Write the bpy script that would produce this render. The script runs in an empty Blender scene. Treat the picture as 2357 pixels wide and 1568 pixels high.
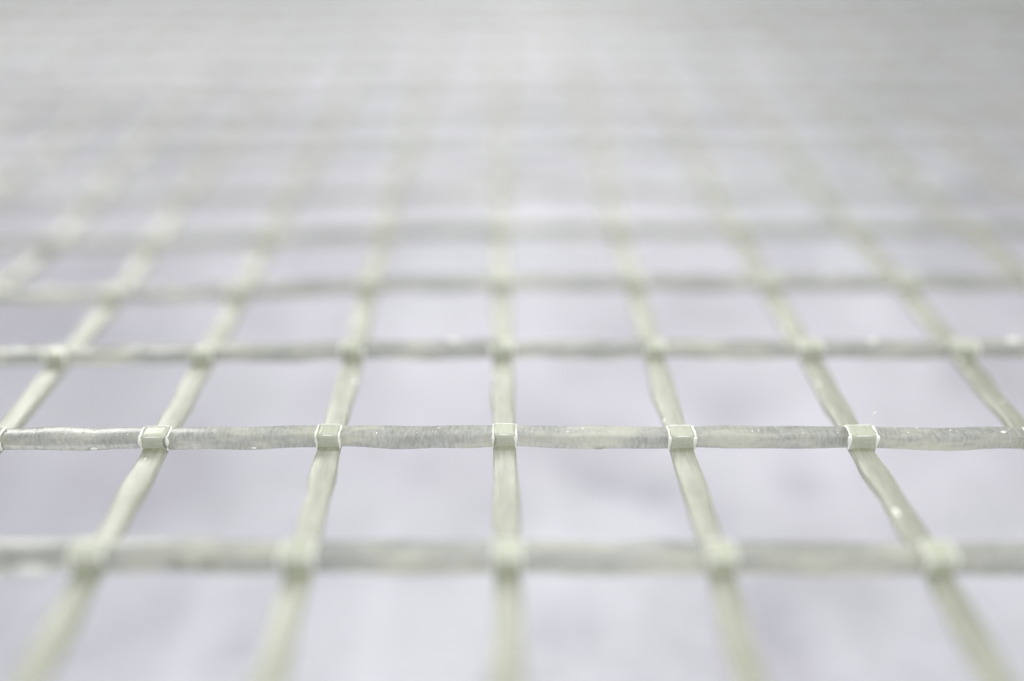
import bpy, math, random
import numpy as np
from mathutils import Vector, Matrix

S = 0.01                      # one mesh cell is 10 mm
scene = bpy.context.scene
C = scene.collection
rng = random.Random(7)
nrng = np.random.default_rng(11)

# ------------------------------------------------------------ camera
CAM = (-0.0184, -4.4702, 3.1081)
PITCH, YAW, ROLL = 0.5066, 0.0103, -0.0014
cd = bpy.data.cameras.new('camera')
cam = bpy.data.objects.new('camera', cd)
C.objects.link(cam)
fwd = Vector((math.sin(YAW) * math.cos(PITCH), math.cos(YAW) * math.cos(PITCH), -math.sin(PITCH)))
rx = Vector((math.cos(YAW), -math.sin(YAW), 0))
up = rx.cross(fwd)
ax = rx * math.cos(ROLL) + up * math.sin(ROLL)
bx = -rx * math.sin(ROLL) + up * math.cos(ROLL)
M = Matrix((ax, bx, -fwd)).transposed().to_4x4()
M.translation = Vector(CAM) * S
cam.matrix_world = M
cd.sensor_width = 36.0
FPX = 2200.0
cd.lens = 36.0 * FPX / 2357.0
cd.clip_start = 0.001
cd.clip_end = 20
FOCUS = (Vector((0, -0.03, 0.02)) - Vector(CAM)).dot(fwd)
cd.dof.use_dof = True
cd.dof.focus_distance = FOCUS * S
APERTURE = 0.505                       # lens opening, in cells
cd.dof.aperture_fstop = (cd.lens / 1000.0) / (APERTURE * S)
cd.dof.aperture_blades = 0
scene.camera = cam

# ------------------------------------------------------------ light
scene.view_settings.view_transform = 'Standard'
scene.view_settings.look = 'None'
scene.view_settings.exposure = 0.0
scene.view_settings.gamma = 1.0
w = bpy.data.worlds.new('World')
scene.world = w
w.use_nodes = True
bg = w.node_tree.nodes['Background']
bg.inputs['Color'].default_value = (0.97, 0.985, 1.0, 1)
bg.inputs['Strength'].default_value = 0.635


def area(name, loc, target, sx, sy, radiance, col):
    d = bpy.data.lights.new(name, 'AREA')
    d.shape = 'RECTANGLE'
    d.size, d.size_y = sx * S, sy * S
    d.energy = radiance * math.pi * (sx * S) * (sy * S)
    d.color = col
    o = bpy.data.objects.new(name, d)
    C.objects.link(o)
    o.location = Vector(loc) * S
    o.rotation_euler = (Vector(target) - Vector(loc)).to_track_quat('-Z', 'Y').to_euler()
    return o


area('added_overhead_light', (0.9, 5.0, 6.3), (0.9, 5.001, 0), 3.6, 52.0, 2.5, (1.0, 1.0, 0.97))  # unseen long soft light, added for a bright centre and sideways falloff
area('window_lamp', (-15.5, 24.5, 14.2), (-3, 1, 0), 9.0, 6.0, 15.5, (1.0, 0.99, 0.95))

scene.cycles.max_bounces = 10
scene.cycles.transmission_bounces = 8
scene.cycles.caustics_reflective = False
scene.cycles.caustics_refractive = False
scene.cycles.sample_clamp_indirect = 4.0


# ------------------------------------------------------------ materials
def nodes(name):
    m = bpy.data.materials.new(name)
    m.use_nodes = True
    nt = m.node_tree
    return m, nt, nt.nodes['Principled BSDF']


def plastic(name, cols, transmission, rough, scale, stretch, bump, streak=0.0, spec=0.28, trans=0.25, lo=0.36, hi=0.68, clear=0.0):
    """translucent extruded plastic: cloudy colour patches, fine drawn streaks, relief"""
    m, nt, b = nodes(name)
    N = nt.nodes.new
    L = nt.links.new
    tc = N('ShaderNodeTexCoord')
    mp = N('ShaderNodeMapping')
    mp.inputs['Scale'].default_value = stretch
    L(tc.outputs['Object'], mp.inputs['Vector'])
    n1 = N('ShaderNodeTexNoise')
    n1.inputs['Scale'].default_value = scale / S
    n1.inputs['Detail'].default_value = 4
    n1.inputs['Roughness'].default_value = 0.6
    L(mp.outputs['Vector'], n1.inputs['Vector'])
    cr = N('ShaderNodeValToRGB')
    els = cr.color_ramp.elements
    els[0].position, els[0].color = lo, (*cols[0], 1)
    els[1].position, els[1].color = hi, (*cols[2], 1)
    e = els.new(0.5)
    e.color = (*cols[1], 1)
    L(n1.outputs['Fac'], cr.inputs['Fac'])
    n2 = N('ShaderNodeTexNoise')
    n2.inputs['Scale'].default_value = 60 / S
    n2.inputs['Detail'].default_value = 3
    mp2 = N('ShaderNodeMapping')
    mp2.inputs['Scale'].default_value = (1.0, 0.35, 0.35) if streak >= 0 else (1.2, 0.12, 1.2)
    L(tc.outputs['Object'], mp2.inputs['Vector'])
    L(mp2.outputs['Vector'], n2.inputs['Vector'])
    mix = N('ShaderNodeMix')
    mix.data_type = 'RGBA'
    mix.blend_type = 'OVERLAY'
    mix.inputs['Factor'].default_value = abs(streak)
    mr = N('ShaderNodeMapRange')
    mr.inputs['From Min'].default_value = 0.33
    mr.inputs['From Max'].default_value = 0.67
    L(n2.outputs['Fac'], mr.inputs['Value'])
    L(cr.outputs['Color'], mix.inputs['A'])
    L(mr.outputs['Result'], mix.inputs['B'])
    L(mix.outputs['Result'], b.inputs['Base Color'])
    bp = N('ShaderNodeBump')
    bp.inputs['Strength'].default_value = bump
    bp.inputs['Distance'].default_value = 0.01 * S
    ad = N('ShaderNodeMath')
    ad.operation = 'MULTIPLY_ADD'
    ad.inputs[1].default_value = 0.6
    L(n2.outputs['Fac'], ad.inputs[0])
    L(n1.outputs['Fac'], ad.inputs[2])
    L(ad.outputs['Value'], bp.inputs['Height'])
    L(bp.outputs['Normal'], b.inputs['Normal'])
    b.inputs['Transmission Weight'].default_value = transmission
    b.inputs['Roughness'].default_value = rough
    b.inputs['IOR'].default_value = 1.45
    b.inputs['Specular IOR Level'].default_value = spec
    tr = N('ShaderNodeBsdfTranslucent')
    L(mix.outputs['Result'], tr.inputs['Color'])
    L(bp.outputs['Normal'], tr.inputs['Normal'])
    ms = N('ShaderNodeMixShader')
    ms.inputs['Fac'].default_value = trans
    out = next(n for n in nt.nodes if n.type == 'OUTPUT_MATERIAL')
    L(b.outputs['BSDF'], ms.inputs[1])
    L(tr.outputs['BSDF'], ms.inputs[2])
    tp = N('ShaderNodeBsdfTransparent')
    mt = N('ShaderNodeMixShader')
    mt.inputs['Fac'].default_value = clear
    L(ms.outputs['Shader'], mt.inputs[1])
    L(tp.outputs['BSDF'], mt.inputs[2])
    L(mt.outputs['Shader'], out.inputs['Surface'])
    return m


M_BAR = plastic('clear_grey_plastic', [(0.49, 0.505, 0.465), (0.60, 0.615, 0.56), (0.84, 0.84, 0.71)],
                0.42, 0.22, 5.0, (0.5, 1.6, 1.6), 0.09, 0.25, spec=0.5, lo=0.38, hi=0.64, clear=0.20)
M_STRAND = plastic('pale_green_plastic', [(0.45, 0.47, 0.315), (0.525, 0.545, 0.39), (0.67, 0.69, 0.52)],
                   0.48, 0.5, 4.5, (1.7, 0.6, 1.7), 0.2, -0.18, spec=0.04, clear=0.30, trans=0.30, lo=0.38, hi=0.66)
M_JOINT = plastic('fused_green_plastic', [(0.60, 0.625, 0.505), (0.65, 0.675, 0.55), (0.70, 0.725, 0.60)],
                  0.08, 0.2, 3.0, (1, 1, 1), 0.06, -0.15, trans=0.0, clear=0.16)
M_WHITE = plastic('whitened_and_glint_plastic', [(0.92, 0.94, 0.86), (0.94, 0.96, 0.89), (0.96, 0.97, 0.92)],
                  0.0, 0.14, 6.0, (1, 1, 1), 0.1, -0.05, spec=0.6, trans=0.0)  # also the white of the modelled glints and sparkles


def ground_material():
    m, nt, b = nodes('mottled_backing')
    N = nt.nodes.new
    L = nt.links.new
    tc = N('ShaderNodeTexCoord')
    n1 = N('ShaderNodeTexNoise')
    n1.inputs['Scale'].default_value = 0.75 / S
    n1.inputs['Detail'].default_value = 5
    n1.inputs['Roughness'].default_value = 0.55
    L(tc.outputs['Object'], n1.inputs['Vector'])
    cr = N('ShaderNodeValToRGB')
    els = cr.color_ramp.elements
    els[0].position, els[0].color = 0.34, (0.66, 0.655, 0.715, 1)
    els[1].position, els[1].color = 0.60, (0.80, 0.795, 0.865, 1)
    L(n1.outputs['Fac'], cr.inputs['Fac'])
    n3 = N('ShaderNodeTexNoise')
    n3.inputs['Scale'].default_value = 0.28 / S
    n3.inputs['Detail'].default_value = 2
    L(tc.outputs['Object'], n3.inputs['Vector'])
    cr3 = N('ShaderNodeValToRGB')
    e3 = cr3.color_ramp.elements
    e3[0].position, e3[0].color = 0.42, (1.0, 0.985, 1.0, 1)
    e3[1].position, e3[1].color = 0.62, (0.99, 1.0, 1.0, 1)
    L(n3.outputs['Fac'], cr3.inputs['Fac'])
    mu = N('ShaderNodeMix')
    mu.data_type = 'RGBA'
    mu.blend_type = 'MULTIPLY'
    mu.inputs['Factor'].default_value = 1
    L(cr.outputs['Color'], mu.inputs['A'])
    L(cr3.outputs['Color'], mu.inputs['B'])
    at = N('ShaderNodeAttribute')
    at.attribute_name = 'stain_and_shade'
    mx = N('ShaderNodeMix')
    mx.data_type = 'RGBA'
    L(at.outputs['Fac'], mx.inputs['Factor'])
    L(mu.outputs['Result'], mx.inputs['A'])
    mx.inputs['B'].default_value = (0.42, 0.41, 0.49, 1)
    L(mx.outputs['Result'], b.inputs['Base Color'])
    b.inputs['Roughness'].default_value = 0.8
    b.inputs['Specular IOR Level'].default_value = 0.25
    n2 = N('ShaderNodeTexNoise')
    n2.inputs['Scale'].default_value = 2.5 / S
    n2.inputs['Detail'].default_value = 6
    L(tc.outputs['Object'], n2.inputs['Vector'])
    bp = N('ShaderNodeBump')
    bp.inputs['Strength'].default_value = 0.5
    bp.inputs['Distance'].default_value = 0.15 * S
    L(n2.outputs['Fac'], bp.inputs['Height'])
    L(bp.outputs['Normal'], b.inputs['Normal'])
    return m


M_GROUND = ground_material()


# ------------------------------------------------------------ helpers
class MB:
    def __init__(s):
        s.v, s.f, s.mi = [], [], []

    def sweep(s, rings, cap=True, mi=0):
        """rings: list of equal-length lists of points"""
        b0 = len(s.v)
        n = len(rings[0])
        for r in rings:
            s.v.extend(r)
        for i in range(len(rings) - 1):
            for k in range(n):
                a = b0 + i * n + k
                b = b0 + i * n + (k + 1) % n
                s.f.append((a, b, b + n, a + n))
                s.mi.append(mi)
        if cap:
            s.f.append(tuple(b0 + k for k in reversed(range(n))))
            s.f.append(tuple(b0 + (len(rings) - 1) * n + k for k in range(n)))
            s.mi += [mi, mi]

    def tube(s, pts, radii, n=7, mi=0):
        rings = []
        for i, p in enumerate(pts):
            p = np.array(p, float)
            a = np.array(pts[max(0, i - 1)], float)
            c = np.array(pts[min(len(pts) - 1, i + 1)], float)
            t = c - a
            t /= np.linalg.norm(t) + 1e-12
            ref = np.array((0., 0., 1.)) if abs(t[2]) < 0.9 else np.array((0., 1., 0.))
            if abs(t[0]) < 0.6:
                ref = np.array((1., 0., 0.))
            elif abs(t[0]) > 0.9:
                ref = np.array((0., 1., 0.))
            u = np.cross(t, ref)
            u /= np.linalg.norm(u)
            v = np.cross(t, u)
            r = radii[i] if hasattr(radii, '__len__') else radii
            rings.append([tuple(p + r * (math.cos(2 * math.pi * k / n) * u + math.sin(2 * math.pi * k / n) * v))
                          for k in range(n)])
        s.sweep(rings, True, mi)

    def mesh(s, name, mats):
        me = bpy.data.meshes.new(name)
        me.from_pydata([tuple(c * S for c in p) for p in s.v], [], s.f)
        for m in mats:
            me.materials.append(m)
        me.polygons.foreach_set('material_index', s.mi)
        me.polygons.foreach_set('use_smooth', [True] * len(me.polygons))
        me.update()
        return me

    def build(s, name, mats, parent=None, loc=(0, 0, 0)):
        o = bpy.data.objects.new(name, s.mesh(name, mats))
        o.location = Vector(loc) * S
        C.objects.link(o)
        o.parent = parent
        return o


def section(w_, h_, r_, n=4):
    """rounded rectangle, counter-clockwise list of (a, b)"""
    out = []
    for cx, cy, a0 in ((1, 1, 0), (-1, 1, 90), (-1, -1, 180), (1, -1, 270)):
        for k in range(n):
            a = math.radians(a0 + 90 * k / (n - 1))
            out.append((cx * (w_ / 2 - r_) + r_ * math.cos(a), cy * (h_ / 2 - r_) + r_ * math.sin(a)))
    return out


def wob(seed, amp, lo=0.8, hi=3.5, n=5):
    """smooth 1-D wobble"""
    r = np.random.default_rng(seed)
    fr = r.uniform(lo, hi, n) * 2 * math.pi
    ph = r.uniform(0, 6.28, n)
    am = r.uniform(0.4, 1, n) * amp / n ** .5
    return lambda t: float((am * np.sin(fr * t + ph)).sum())


def hermite(keys, t):
    """smooth interpolation through evenly spaced keys {int: value}"""
    lo, hi = min(keys), max(keys)
    t = max(lo, min(hi - 1e-6, t))
    i = int(math.floor(t))
    f = t - i
    g = lambda k: keys[max(lo, min(hi, k))]
    p0, p1, p2, p3 = g(i - 1), g(i), g(i + 1), g(i + 2)
    m1, m2 = (p2 - p0) / 2, (p3 - p1) / 2
    return ((2 * f ** 3 - 3 * f * f + 1) * p1 + (f ** 3 - 2 * f * f + f) * m1
            + (-2 * f ** 3 + 3 * f * f) * p2 + (f ** 3 - f * f) * m2)


# ------------------------------------------------------------ ground sheet under the mesh
GZ = -2.0
# grey smudges of the sheet: x, y, radius (cells), depth
SM = [(-5.21, 5.2, 0.55, 0.45),
      (-2.8, 5.28, 0.35, 0.4),
      (-4.06, 3.91, 0.4, 0.3),
      (-3.32, 2.4, 0.31, 0.5),
      (-3.01, 2.89, 0.36, 0.3),
      (0.88, 2.34, 0.21, 0.55),
      (1.29, 2.12, 0.19, 0.6),
      (1.7, 1.71, 0.22, 0.45),
      (2.61, 2.26, 0.17, 0.5),
      (1.22, 3.39, 0.21, 0.3),
      (2.27, 3.54, 0.26, 0.4),
      (-2.51, 0.73, 0.35, 0.35),
      (-1.87, 0.43, 0.15, 0.4),
      (-2.77, 0.32, 0.36, 0.3),
      (0.37, 0.36, 0.21, 0.45),
      (1.9, 0.5, 0.34, 0.45),
      (3.8, 6.96, 0.4, 0.35),
      (5.8, 19.48, 0.96, 0.45),
      (-2.85, 18.68, 0.93, 0.35),
      (-9.26, 15.93, 1.29, 0.4),
      (-3.2, 12.97, 0.72, 0.35),
      (-2.46, 3.72, 0.26, 0.25),
      (-0.89, 2.21, 0.23, 0.2),
      (5.84, 5.32, 0.3, 0.3)]

gx = np.concatenate([np.linspace(-60, -12, 21)[:-1], np.linspace(-12, 12, 141), np.linspace(12, 60, 21)[1:]])
gy = np.concatenate([np.linspace(-12, -4.5, 9)[:-1], np.linspace(-4.5, 24, 165), np.linspace(24, 110, 30)[1:]])
X, Y = np.meshgrid(gx, gy)
Z = np.full_like(X, GZ)
for _ in range(46):
    a = nrng.uniform(0, 2 * math.pi)
    k = nrng.uniform(0.8, 3.2)
    Z += 0.035 / k ** .6 * np.sin(k * (X * math.cos(a) + Y * math.sin(a)) + nrng.uniform(0, 6.28))
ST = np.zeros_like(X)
SM += [(-4.2, 2.2, 2.2, .32), (-3.6, .3, 1.5, .28), (-5.5, 4.6, 2.0, .3), (-2.2, 3.0, 1.2, .18), (3.0, -.4, 1.2, .16)]  # broad patches: light falloff towards the sides, painted into the sheet
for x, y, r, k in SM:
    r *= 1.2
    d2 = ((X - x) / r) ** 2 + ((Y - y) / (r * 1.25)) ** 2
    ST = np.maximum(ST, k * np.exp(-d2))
    Z -= 0.12 * k * np.exp(-d2)
nx, ny = len(gx), len(gy)
verts = np.stack([X, Y, Z], -1).reshape(-1, 3) * S
idx = np.arange(nx * ny).reshape(ny, nx)
faces = np.stack([idx[:-1, :-1], idx[:-1, 1:], idx[1:, 1:], idx[1:, :-1]], -1).reshape(-1, 4)
me = bpy.data.meshes.new('ground')
me.from_pydata(verts.tolist(), [], faces.tolist())
me.polygons.foreach_set('use_smooth', [True] * len(me.polygons))
at = me.attributes.new('stain_and_shade', 'FLOAT', 'POINT')
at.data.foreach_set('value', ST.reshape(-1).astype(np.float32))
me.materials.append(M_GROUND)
ground = bpy.data.objects.new('ground', me)
C.objects.link(ground)
ground['kind'] = 'structure'
ground['label'] = 'mottled pale lavender sheet lying under the plastic mesh'

# ------------------------------------------------------------ the mesh: measured sag of its joints
ROWS = range(-4, 17)
COLS = range(-12, 13)
MEAS = {  # row: {column: (sideways shift, height)} in cells
    -1: {-2: (0.0299, 0.0373), -1: (0.0115, 0.0211), 0: (-0.0037, 0.0048), 1: (0.0068, -0.009), 2: (0.046, -0.0259)},
    0: {-3: (0.0823, 0.0166), -2: (0.0207, 0.0143), -1: (-0.0054, 0.0145), 0: (-0.0162, 0.0088), 1: (-0.0144, -0.006), 2: (0.0072, -0.0151), 3: (0.0289, -0.0332)},
    1: {-3: (0.0609, -0.0232), -2: (0.0101, -0.0106), -1: (-0.0052, 0.0083), 0: (-0.0236, 0.0109), 1: (-0.0245, 0.0034), 2: (0.0045, -0.0042), 3: (0.0146, -0.0117)},
    2: {-3: (0.0483, -0.0654), -2: (-0.0029, -0.0462), -1: (-0.0294, 0.0016), 0: (-0.0341, 0.0167), 1: (-0.024, 0.0102), 2: (-0.0136, 0.0037), 3: (0.0133, -0.003)},
    3: {-4: (0.1489, -0.0804), -3: (0.0182, -0.0697), -2: (-0.0104, -0.036), -1: (-0.0219, 0.0094), 0: (-0.0441, 0.0312), 1: (-0.0395, 0.0216), 2: (-0.0314, 0.0118)},
}
DX, DZ = {}, {}
for r in ROWS:
    rr = max(-1, min(3, r))
    row = MEAS[rr]
    lo, hi = min(row), max(row)
    fade = 1.0 if r == rr else 0.5 ** (abs(r - rr) / 2)
    for c in COLS:
        v = row[max(lo, min(hi, c))]
        jit = 0.035 if r > 3 else 0.012 if r < -1 else 0.0
        DX[r, c] = v[0] * fade + rng.uniform(-jit, jit)
        DZ[r, c] = v[1] * fade + rng.uniform(-jit, jit)

BW, BH = 0.105, 0.088           # cross strand: depth, height
SW, SH = 0.134, 0.056           # lengthwise strand: width, height
SZ = -(BH / 2 + SH / 2 - 0.012)  # lengthwise strands run underneath, fused

net = bpy.data.objects.new('plastic_mesh', None)
C.objects.link(net)
net.empty_display_size = S
net['label'] = 'translucent pale green plastic mesh of welded strands stretched over a mottled pale sheet'
net['category'] = 'plastic mesh'

bar_curve, strand_curve = {}, {}
cross, strands = {}, {}
for r in ROWS:
    step = 40 if -2 <= r <= 2 else 12
    wz, wy, ww, wh, wl = (wob(1000 + r * 17 + k, a) for k, a in enumerate((0.004, 0.007, 0.006, 0.006, 0.005)))
    kx = {c: DX[r, c] for c in COLS}
    gain = 1.2 if r == -1 else 1.0
    kz = {c: DZ[r, c] for c in COLS}
    pos = lambda t, wz=wz, wy=wy, kz=kz, r=r: (t, r + wy(t * .6), hermite(kz, t) + wz(t))
    bar_curve[r] = pos
    mb = MB()
    rings = []
    n = (len(COLS) - 1) * step
    rag = random.Random(700 + r)
    for i in range(n + 1):
        t = COLS[0] + i / step
        x, y, z = pos(t)
        belly = math.sin(math.pi * (t - math.floor(t))) ** 2
        sec = section(BW * gain * (1 + .05 * belly) + ww(t), BH * gain * (1 + .10 * belly) + wh(t) + rag.uniform(-.0018, .0018), 0.016)
        rings.append([(x + wl(t * 2 + 9) * .0, y + a, z + b - 0.006 * belly) for a, b in sec])
    mb.sweep(rings)
    cross[r] = mb.build('cross_strand', [M_BAR], net)

for c in COLS:
    step = 22
    wz, wx, ww, wh, wt = (wob(5000 + c * 13 + k, a, .6, 2.2) for k, a in
                          enumerate((0.006, 0.005, 0.016, 0.006, 0.15)))
    kx = {r: DX[r, c] for r in ROWS}
    kz = {r: DZ[r, c] for r in ROWS}
    mb = MB()
    rings = []
    rag = random.Random(900 + c)
    n = (len(ROWS) - 1) * step
    for i in range(n + 1):
        t = ROWS[0] + i / step
        fr = t - math.floor(t)
        belly = math.sin(math.pi * fr) ** 2
        x = c + hermite(kx, t) + wx(t) * belly
        z = hermite(kz, t) + SZ + wz(t) * belly
        tw = wt(t) * belly
        ca, sa = math.cos(tw), math.sin(tw)
        wf = 0.96 + .08 * math.sin(math.pi * fr ** 1.3) ** 2
        sec = section(SW * wf + ww(t) * belly + rag.uniform(-.003, .003), SH * (1 + .12 * belly) + wh(t) * belly, 0.018)
        rings.append([(x + a * ca - b * sa, t, z + a * sa + b * ca) for a, b in sec])
    mb.sweep(rings)
    strands[c] = mb.build('lengthwise_strand', [M_STRAND], net)
    strand_curve[c] = lambda t, c=c, kx=kx, kz=kz, wx=wx, wz=wz: (
        c + hermite(kx, t) + wx(t) * math.sin(math.pi * (t - math.floor(t))) ** 2,
        hermite(kz, t) + SZ + wz(t) * math.sin(math.pi * (t - math.floor(t))) ** 2)


# ------------------------------------------------------------ joints
def saddle_profile(off, low=0.012, n=3, rr=0.014):
    """(y, z) path over the cross strand: up its far side, along the top, down the near side"""
    hw, hh, rr = BW / 2 + off, BH / 2 + off, rr + off
    p = [(hw, -hh * .2), (hw, hh - rr)]
    for k in range(1, n + 1):
        a = math.radians(90 * k / n)
        p.append((hw - rr + rr * math.cos(a), hh - rr + rr * math.sin(a)))
    p += [(hw * .33, hh), (-hw * .33, hh)]
    for k in range(0, n + 1):
        a = math.radians(90 + 90 * k / n)
        p.append((-hw + rr + rr * math.cos(a), hh - rr + rr * math.sin(a)))
    p += [(-hw, hh * .2), (-hw, -hh * .4), (-hw - 0.002, -hh * .85), (-hw - .006, -hh - low)]
    return p


def cap_mesh(seed):
    r = random.Random(seed)
    hw = 0.068
    P1, P0 = saddle_profile(0.0026), saddle_profile(-0.008)
    mb = MB()
    rings = []
    for i in range(7):
        f = -1 + i / 3
        x = f * hw
        lift = 0.0035 * (1 - f * f)
        rings.append([(x, y - (lift if y < 0 else 0) * .6, z + lift * .4) for y, z in P1]
                     + [(x, y, z) for y, z in reversed(P0)])
    mb.sweep(rings)
    return mb


def ridge(mb, side, seed, mi=0):
    r = random.Random(seed)
    P = saddle_profile(-0.0015, low=0.002, n=5)
    pts, rad = [], []
    k1 = r.uniform(-.004, .008)
    for i, (y, z) in enumerate(P):
        f = i / (len(P) - 1)
        x = side * (0.071 + k1 * math.sin(f * 3.0) + r.uniform(-.003, .003))
        pts.append((x, y, z))
        q = 0.0062 + 0.0025 * f + r.uniform(-.0020, .0020)
        if r.random() < .16:
            q *= .55
        if 0.72 < f < 0.86:
            q += 0.0035
        if f > 0.93:
            q *= 0.6
        rad.append(q)
    mb.tube(pts, rad, 8, mi)


def lip(mb, seed, mi=0):
    r = random.Random(seed)
    hw, hh = BW / 2 + 0.003, BH / 2 + 0.003
    mb.tube([(x, hw - 0.006, hh - 0.002 + .002 * math.cos(x * 20)) for x in np.linspace(-.066, .066, 9)],
            [0.0038 + r.uniform(-.0012, .001) for _ in range(9)], 6, mi)


def crease_highlight(mb, seed, mi=0):  # thin white line drawn as the highlight along the front edge
    r = random.Random(seed)
    hw, hh = BW / 2 + 0.002, BH / 2 + 0.002
    x0, x1 = -.05 + r.uniform(0, .02), .05 - r.uniform(0, .02)
    mb.tube([(x, -hw + 0.003 - .0012 * math.cos(x * 25), hh - 0.004) for x in np.linspace(x0, x1, 8)],
            [0.001 + 0.0022 * math.sin(math.pi * (k + .5) / 8) for k in range(8)], 6, mi)


def place_info(r, c):
    x, y, z = bar_curve[r](c)
    return (c + DX[r, c], y, z)


def size_of(r, c):
    d = Vector(place_info(r, c)) - Vector(CAM)
    zz = d.dot(fwd)
    if zz < 0.5:
        return 0
    u, v = d.dot(ax) / zz * FPX, d.dot(bx) / zz * FPX
    inside = abs(u) < 1240 and abs(v) < 850
    return (1000 if inside else 1) / zz


order = sorted([(r, c) for r in ROWS for c in COLS], key=lambda k: -size_of(*k))
caps = [cap_mesh(k).mesh('joint', [M_JOINT]) for k in range(4)]
rest = MB()


def shifted(mb, loc, into):
    b0 = len(into.v)
    into.v.extend((p[0] + loc[0], p[1] + loc[1], p[2] + loc[2]) for p in mb.v)
    into.f.extend(tuple(i + b0 for i in f) for f in mb.f)
    into.mi.extend(mb.mi)


far_meshes = []
for k in range(3):
    mb = cap_mesh(k)
    for s_ in (-1, 1):
        ridge(mb, s_, 50 + k * 2 + s_, 1)
    far_meshes.append(mb)
far_shared = [mb.mesh('joint', [M_JOINT, M_WHITE]) for mb in far_meshes]

for q, (r, c) in enumerate(order):
    loc = place_info(r, c)
    seed = r * 31 + c * 7 + 500
    rz = rng.uniform(-.04, .04)
    sx = rng.uniform(.86, 1.14)
    if q >= 290:
        shifted(far_meshes[q % 3], loc, rest)
        continue
    near = -2 <= r <= 3
    o = bpy.data.objects.new('joint', caps[q % 4] if near else far_shared[q % 3])
    C.objects.link(o)
    o.location = Vector(loc) * S
    o.rotation_euler.z = rz
    k = 1.2 if r == -1 else 1.0
    o.scale = (sx, k, k)
    o.parent = net
    if near:
        for s_ in (-1, 1):
            mb = MB()
            ridge(mb, s_, seed + s_)
            mb.build('weld_ridge', [M_WHITE], o)
        mb = MB()
        lip(mb, seed)
        mb.build('lip', [M_WHITE], o)
        mb = MB()
        crease_highlight(mb, seed)
        mb.build('crease_highlight', [M_WHITE], o)
o = rest.build('joint', [M_JOINT, M_WHITE], net)
o['kind'] = 'stuff'


# ------------------------------------------------------------ small marks on the strands: beads, and glints modelled as beads
def bead_or_glint(parent, loc, rad, squash=(1, 1, 1), mat=None, seed=1):
    r = random.Random(seed)
    mb = MB()
    rings = []
    for i in range(9):
        a = math.pi * (i + .02) / 8.04
        rr = math.sin(a) * rad
        rings.append([(rr * math.cos(b) * squash[0] * (1 + r.uniform(-.12, .12)), rr * math.sin(b) * squash[1],
                       -rad * math.cos(a) * squash[2])
                      for b in [2 * math.pi * k / 10 for k in range(10)]])
    mb.sweep(rings)
    return mb.build('bead_or_glint', [mat or M_WHITE], parent, loc)


def on_bar(r, t, dy, dz):
    x, y, z = bar_curve[r](t)
    return (t, y + dy, z + dz)


top = BH / 2
bead_or_glint(cross[1], on_bar(1, -.35, .03, top), .026, (1.1, 1, .9), None, 1)
bead_or_glint(cross[1], on_bar(1, 2.42, .02, top), .024, (1.1, 1, .8), None, 2)
bead_or_glint(cross[1], on_bar(1, 3.36, .02, top), .028, (1.7, 1, .8), None, 3)
bead_or_glint(cross[2], on_bar(2, -3.47, -.02, top * .6), .04, (1, 1, 1), None, 4)
bead_or_glint(cross[2], on_bar(2, -2.47, -.02, top * .4), .035, (1, 1, 1), None, 5)
bead_or_glint(cross[2], on_bar(2, 2.4, 0, top * .7), .03, (1.2, 1, 1), None, 6)
bead_or_glint(cross[0], on_bar(0, .52, -.035, -top - .008), .014, (2.6, 1, .7), M_BAR, 7)
bead_or_glint(cross[0], on_bar(0, .545, -.045, -top - .012), .006, (1.6, 1, .9), None, 8)
bead_or_glint(cross[0], on_bar(0, 2.82, -.01, top - .001), .011, (1.6, 1, .5), None, 9)
bead_or_glint(cross[0], on_bar(0, -1.42, -.052, -top + .012), .010, (2.4, .5, 1), None, 10)
bead_or_glint(cross[0], on_bar(0, -2.32, -.052, -top + .014), .011, (2.8, .5, 1), None, 11)
bead_or_glint(cross[-1], on_bar(-1, -2.24, -.056, -top + .012), .045, (2.4, .35, .75), None, 12)  # pale blob in place of a window highlight
bead_or_glint(cross[-1], on_bar(-1, -1.55, -.058, -.004), .036, (1.5, .25, .9), M_BAR, 13)
bead_or_glint(cross[-1], on_bar(-1, -1.40, -.058, -.004), .036, (1.6, .25, .9), M_BAR, 14)
bead_or_glint(cross[1], on_bar(1, -2.6, .012, top), .03, (4.5, .8, .28), M_BAR, 15)
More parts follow.
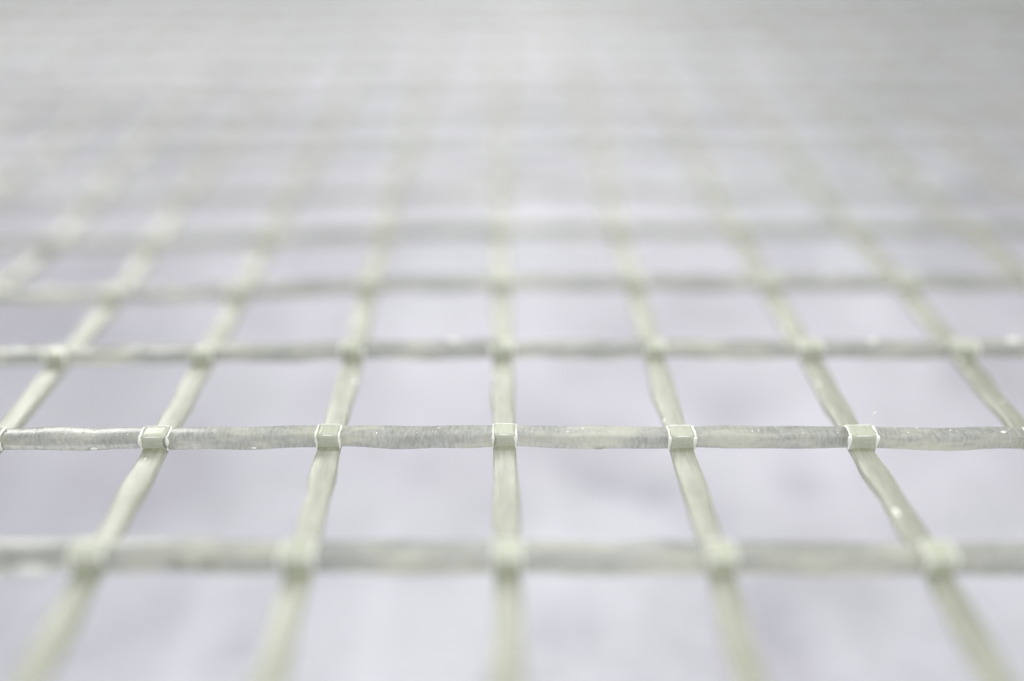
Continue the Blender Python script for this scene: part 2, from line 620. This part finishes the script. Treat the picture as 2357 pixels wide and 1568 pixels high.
bead_or_glint(cross[1], on_bar(1, -2.42, .014, top + .002), .014, (2.6, .8, .5), None, 16)
bead_or_glint(cross[1], on_bar(1, -3.2, .0, top * .7), .04, (2.2, .9, .8), None, 17)
for k in range(120):                # white specks drawn as sparkles on the sharp strand
    t = rng.uniform(-3.2, 3.2)
    if abs(t - round(t)) < .12:
        continue
    g = bead_or_glint(cross[0], on_bar(0, t, rng.uniform(-.035, .045), top - .001), rng.uniform(.0018, .0036), (rng.uniform(.6, 1.6), rng.uniform(.6, 2.6), .7), None, 30 + k)
    g.name = 'sparkle'


def on_strand(c, t, side, lift=0.0):
    """a point on the upper left (-1) or right (+1) edge of a lengthwise strand"""
    x, z = strand_curve[c](t)
    return (x + side * SW * .40, t, z + SH * .42 + lift)


for c, t, side, rad, sq in [(2, -.62, -.75, .022, (.8, 2.0, .8)), (2, .30, -1, .010, (.8, 2.6, .8)), (2, .62, -.8, .012, (.8, 2, .8)),
                            (1, .22, -1.1, .007, (.7, 3, .8)), (3, .42, .2, .014, (1, 1.5, .7)), (3, .9, -.9, .017, (.8, 2.4, .8)),
                            (-1, .66, 1.05, .016, (.8, 1.6, .8)), (0, .70, -1.15, .014, (.8, 1.4, .8)), (-2, -.16, -.35, .012, (1, 1.2, .5)),
                            (-2, -.38, -.2, .015, (1, 1.3, .5)), (-3, .96, 1.0, .018, (.8, 2, .8)), (2, 1.35, -.8, .014, (.8, 2.5, .8)),
                            (3, 1.6, -.8, .015, (.8, 2.2, .8)), (2, .10, .9, .007, (1, 1.6, .8)), (-1, -.42, -.5, .012, (.9, 2.2, .5))]:
    bead_or_glint(strands[c], on_strand(c, t, side), rad, sq, None, 300 + int(c * 10 + t * 40))  # glints along the strand edges, modelled as white blobs

# a short fibre standing off the far edge of the sharp strand
mb = MB()
mb.tube([(2.075, 0.05, 0.040), (2.085, .075, .055), (2.10, .10, .068)], [.0006, .0006, .0008], 6)
mb.tube([(2.10, .10, .068), (2.112, .108, .076), (2.124, .112, .083)], [.002, .0042, .002], 7)
mb.build('loose_fibre', [M_WHITE], net)
